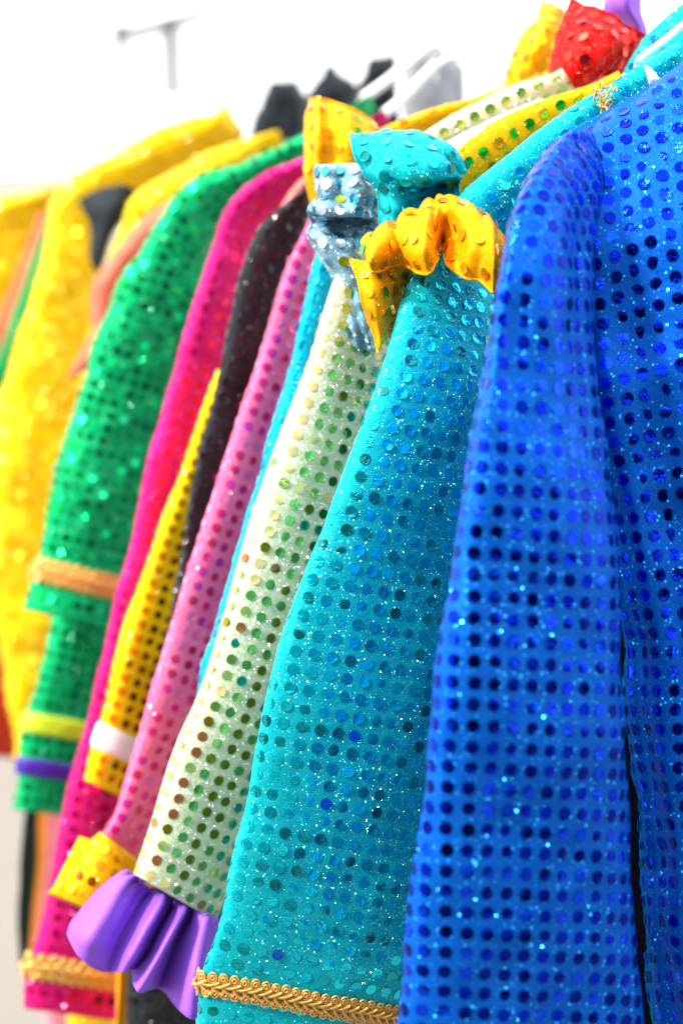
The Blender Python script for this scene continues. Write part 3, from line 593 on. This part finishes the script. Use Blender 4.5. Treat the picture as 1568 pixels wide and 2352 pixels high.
band('ribbon_band', t, q0, q1, plain('lime_ribbon', 'b4d820', .5), R, .003)['label'] = 'lime green ribbon band'
band('ribbon_band', t, q2, q3, plain('purple_ribbon', '38108c', .5), R, .003)['label'] = 'deep purple ribbon band'

# --- yellow costumes further along the rack
R = costume('yellow costume with a black shoulder ruffle and salmon tulle ribbon behind the green sleeve', 330, 500, 1.28)
t = tube_grid([(640, 300, 660, 345, .008), (600, 310, 625, 372, .012), (500, 345, 545, 440), (400, 395, 485, 500), (318, 442, 445, 550), (268, 532, 405, 622), (234, 640, 345, 722), (214, 740, 325, 820), (196, 840, 305, 900), (180, 930, 285, 1000), (150, 1100, 245, 1150), (125, 1400, 220, 1430)], 1.29, .03, .024, 2.2, 56, wr=.003, seed=30)
o = tube_obj('sleeve', t, F_YELF, R); sequins(R, o, t, True, S_YELF, .0102, .0031, wts=(5, 4, 1), tilt=.3, lift=.0011, swts=(6, 1, 1, 1, 1))
t = patch_grid([[(180, 457, .01), (225, 437, -.005), (283, 422, -.01), (314, 438, .01)], [(194, 490, 0), (228, 480, -.02), (272, 468, -.025), (302, 465, .005)], [(207, 525, 0), (232, 525, -.02), (260, 520, -.02), (280, 510, .005)], [(205, 592, .005), (218, 600, -.01), (235, 580, -.01), (255, 545, .005)], [(224, 628, .01), (228, 622, 0), (234, 612, 0), (245, 590, .01)]], 1.30, 6, 6, .003, 31)
patch_obj('shoulder_ruffle', t, F_BLKS, R)
t = patch_grid([[(425, 440, 0), (430, 450, .0), (440, 470, .01)], [(355, 480, -.004), (375, 500, -.01), (400, 530, .01)], [(300, 530, -.004), (325, 545, -.012), (360, 580, .01)], [(250, 600, 0), (280, 600, -.012), (320, 610, .01)], [(212, 660, 0), (240, 670, -.004), (290, 680, .01)], [(208, 720, .004), (230, 720, -.004), (270, 730, .01)], [(212, 760, 0), (232, 762, -.004), (260, 770, .01)], [(185, 810, -.004), (205, 820, -.008), (240, 830, .01)], [(152, 872, 0), (160, 868, -.002), (175, 862, .004)]], 1.225, 6, 6, .002, 32)
patch_obj('tulle_ribbon', t, F_SAL, R)
R = costume('plain yellow costume with a wide sleeve between the mint green strip and the black ruffle', 150, 600, 1.42)
t = tube_grid([(520, 240, 560, 300, .01), (482, 264, 530, 340), (321, 322, 400, 430), (225, 376, 320, 480), (146, 426, 250, 530), (116, 482, 236, 570), (106, 566, 236, 625), (74, 679, 232, 725), (34, 823, 228, 862), (6, 910, 222, 945), (-20, 1060, 215, 1100), (-25, 1300, 205, 1330), (0, 1500, 195, 1530), (24, 1640, 170, 1670), (44, 1748, 140, 1770)], 1.43, .04, .03, 2.3, 64, wr=.004, seed=33)
o = tube_obj('sleeve', t, F_YELF, R); sequins(R, o, t, True, S_YELF, .0102, .0031, wts=(5, 4, 1), tilt=.3, lift=.0011, swts=(6, 1, 1, 1, 1))
R = costume('mint green sleeve strip hanging between two yellow costumes at the far end', 60, 680, 1.5)
t = tube_grid([(112, 470, 132, 500), (104, 505, 124, 535), (60, 640, 96, 665), (0, 805, 46, 830), (-60, 960, 0, 990), (-120, 1150, -60, 1180)], 1.5, .02, .012, 2.2, 40, seed=34)
tube_obj('sleeve', t, F_GRN, R)
R = costume('yellow costume at the very left edge, beyond the mint green strip', 20, 600, 1.65)
t = tube_grid([(150, 420, 175, 455, .01), (60, 445, 130, 490), (-30, 480, 115, 540), (-100, 560, 100, 610), (-140, 800, 50, 830), (-200, 1200, 20, 1220), (-220, 1600, 0, 1620)], 1.66, .04, .03, 2.3, 56, wr=.004, seed=35)
o = tube_obj('sleeve', t, F_YELF, R); sequins(R, o, t, True, S_YELF, .0102, .0031, wts=(5, 4, 1), tilt=.3, lift=.0011, swts=(6, 1, 1, 1, 1))
R = costume('dark red and brown costume low at the left edge', 0, 1600, 1.7)
t = tube_grid([(-120, 1420, -10, 1430), (-110, 1500, 15, 1510), (-100, 1600, 40, 1610), (-90, 1700, 58, 1712), (-85, 1732, 60, 1742)], 1.56, .03, .025, 2.2, 48, wr=.003, seed=36)
tube_obj('sleeve', t, fabric('rust_knit', 'a04010', .6, .1, .05, tone='b01818'), R)
R = costume('peach costume strip at the far left edge, beside the mint green strip', 60, 600, 1.56)
t = tube_grid([(92, 490, 114, 492), (66, 560, 108, 560), (34, 650, 76, 660), (-6, 740, 34, 750), (-60, 860, -10, 870)], 1.57, .02, .012, 2.2, 40, seed=44)
tube_obj('sleeve', t, F_SAL, R)
for lab, col, rows, d in (('narrow dark green costume hanging below the banded green cuff', '0c1c16', [(60, 1700, 100, 1710), (54, 1840, 92, 1850), (46, 1990, 86, 2000), (42, 2130, 74, 2138), (46, 2225, 64, 2230)], 1.32),
     ('narrow orange costume just right of the dark green one', 'e08a10', [(70, 1700, 125, 1710), (66, 1840, 110, 1850), (60, 1990, 100, 2000), (56, 2110, 86, 2118), (56, 2200, 74, 2206)], 1.36),
     ('pale pink costume between the orange one and the magenta sleeve', 'e88a98', [(80, 1700, 190, 1710), (78, 1840, 160, 1850), (76, 1990, 140, 2000), (74, 2140, 120, 2146), (100, 2300, 170, 2306), (108, 2400, 175, 2410)], 1.40),
     ('ochre yellow costume below the magenta hem', 'e8b418', [(150, 2200, 270, 2210), (155, 2300, 268, 2310), (158, 2400, 268, 2410), (160, 2500, 268, 2510)], 1.3)):
    R = costume(lab, rows[0][0], rows[0][1], d); t = tube_grid(rows, d, .02, .012, 2.2, 40, seed=37)
    tube_obj('sleeve', t, fabric('knit_'+col, col, .6, 0, .03), R)

# --- bodies of the costumes, behind their sleeves
for key, mat, rows, d in (('teal sequin', F_TEAL, [(1130, 700, 1700, 520), (1080, 1000, 1720, 900), (1040, 1400, 1740, 1360), (1010, 1800, 1760, 1800), (990, 2352, 1780, 2352), (980, 2700, 1800, 2700)], .865),
    ('cream glitter', F_CREAM, [(830, 760, 1200, 640), (780, 1000, 1200, 940), (700, 1400, 1200, 1380), (640, 1800, 1180, 1800), (600, 2352, 1150, 2352), (590, 2600, 1150, 2600)], .925),
    ('magenta sequin', F_MAG, [(560, 700, 900, 600), (500, 1100, 900, 1060), (450, 1600, 850, 1600), (420, 2000, 800, 2000), (410, 2200, 800, 2200)], 1.13)):
    R = next(o for o in S.objects if o.get('label', '').startswith(key)); t = tube_grid(rows, d, .03, .024, 2.6, 64, wr=.003, seed=40)
    tube_obj('bodice', t, mat, R)
# --- black jackets further back on the rack
for lab, rows, d in (('black jacket with a tall flat collar, leftmost of the three black collars', [(622, 186, 684, 182, .02), (612, 205, 704, 212), (594, 255, 728, 252), (578, 310, 730, 315), (560, 420, 760, 425), (540, 700, 780, 705)], 1.62),
     ('black jacket with a pointed collar, middle of the three black collars', [(748, 148, 768, 150, .014), (728, 182, 788, 176, .02), (708, 222, 812, 194), (700, 262, 800, 240), (690, 330, 820, 335), (680, 600, 830, 605)], 1.52),
     ('black jacket with a slanted collar beside the white hangers, rightmost of the three black collars', [(845, 133, 909, 126, .012), (832, 165, 909, 150), (822, 220, 906, 190), (810, 280, 910, 260), (800, 400, 920, 400)], 1.42),
     ('pale grey jacket behind the two white hangers', [(948, 100, 985, 96, .01), (938, 130, 1020, 120), (930, 170, 1060, 160), (925, 240, 1070, 230), (920, 330, 1080, 330)], 1.38)):
    R = thing('jacket', lab, 'jacket', at(rows[0][0], rows[0][1], d), 'jackets far along the rack'); t = tube_grid(rows, d, .03, .03, 2.6, 48, wr=.005, seed=hash(lab[:9]) % 7)
    tube_obj('collar', t, fabric('grey_cloth', '82868a', .6, 0, 0) if 'grey' in lab else F_BLKS, R)
# --- clothes hangers
HANG = plain('white_plastic', 'f0f0f0', .35, 0, .05, 100)
def hanger(label, a, b, d, r, dip, neck):
    R = thing('clothes_hanger', label, 'hanger', at(b[0], b[1], d), 'white plastic clothes hangers')
    pa, pb = at(a[0], a[1], d), at(b[0], b[1], d+.02)
    k = np.linspace(0, 1, 14)[:, None]; arm = pa*(1-k) + pb*k + np.array((0, 0, 1))*(.012*np.sin(k*math.pi/2)*k)
    cord('arm', arm, r, HANG, R, 10)
    end = pa + np.array((0, 0, -dip)); low = pb + np.array((0, 0, -dip))
    bar = [pa + (end-pa)*t for t in np.linspace(0, 1, 5)] + [end + (low-end)*t for t in np.linspace(.1, 1, 10)]
    cord('trouser_bar', bar, r*.85, HANG, R, 8)
    hk = [pb + np.array((0, 0, neck*t)) for t in np.linspace(0, 1, 5)] + [pb + np.array((.014*(1-math.cos(q)), 0, neck + .014*math.sin(q))) for q in np.linspace(.3, 3.6, 10)]
    cord('hook', hk, r*.45, HANG, R, 8)
    return R
hanger('white plastic hanger arm coming out of the teal costume neck at the top', (1462, 140), (1790, -95), .80, .0021, .03, .03)
hanger('blurred white hanger left of centre, its arm ending beside the green neckline', (830, 226), (985, 140), 1.2, .0042, .055, .004)
hanger('blurred white hanger just behind and below the other one', (880, 262), (1000, 185), 1.12, .0040, .05, .004)
hanger('white hanger at the top edge between red collar and purple satin', (1345, 30), (1430, -60), .98, .004, .02, .03)
# --- stall frame and marquee, far out of focus
PALE = plain('pale_metal', '6a6d70', .5, .3, .1, 40); PAINT = plain('grey_metal', '44474a', .5, .3, .1, 40); CANV = plain('white_canvas', 'f2f2f2', .8, 0, .2, 4, 0, .04)
R = thing('canopy_frame', 'grey metal canopy frame with white side cloth, far behind the rack', 'canopy frame', at(400, 240, 4.2))
def bar(name, a, b, d, r, mat): return cord(name, [at(a[0]+(b[0]-a[0])*t, a[1]+(b[1]-a[1])*t, d) for t in np.linspace(0, 1, 6)], r, mat, R, 8)
bar('post', (392, 55), (408, 560), 4.2, .021, PAINT); bar('post', (275, 90), (292, 560), 4.22, .014, PALE); bar('roof_bar', (270, 82), (800, -60), 4.2, .022, PALE)
k = cord('corner_joint', [at(262, 74, 4.2), at(272, 74, 4.2), at(282, 78, 4.2)], .034, plain('dark_joint', '50544f', .5), R, 8)
V = [at(x, y, d) for d in (4.14, 4.16) for (x, y) in ((296, 236), (1500, 120), (1500, 800), (310, 800))]
mesh_obj('side_cloth', V, [(0, 1, 2, 3), (7, 6, 5, 4), (0, 4, 5, 1), (1, 5, 6, 2), (2, 6, 7, 3), (3, 7, 4, 0)], CANV, R, smooth=False)
R = thing('marquee', 'long white marquee across the far side of the paving', 'marquee', (0, 42, 0))
for i in range(8):
    x0 = -36 + i*9; x1 = x0 + 8.9
    V = [(x, y, z) for y in (42, 52) for (x, z) in ((x0, 0), (x1, 0), (x1, 4), (x0, 4))]; mesh_obj('wall_panel', V, [(0, 1, 2, 3), (4, 7, 6, 5), (0, 3, 7, 4), (1, 5, 6, 2)], CANV, R, smooth=False)
    V = [(x0, 42, 4.01), (x1, 42, 4.01), (x1, 52, 4.01), (x0, 52, 4.01), ((x0+x1)/2, 47, 7.5)]; mesh_obj('roof', V, [(0, 1, 4), (1, 2, 4), (2, 3, 4), (3, 0, 4), (3, 2, 1, 0)], CANV, R, smooth=False)

build_sequins()
for o in S.objects:
    if '_n' in o: del o['_n']
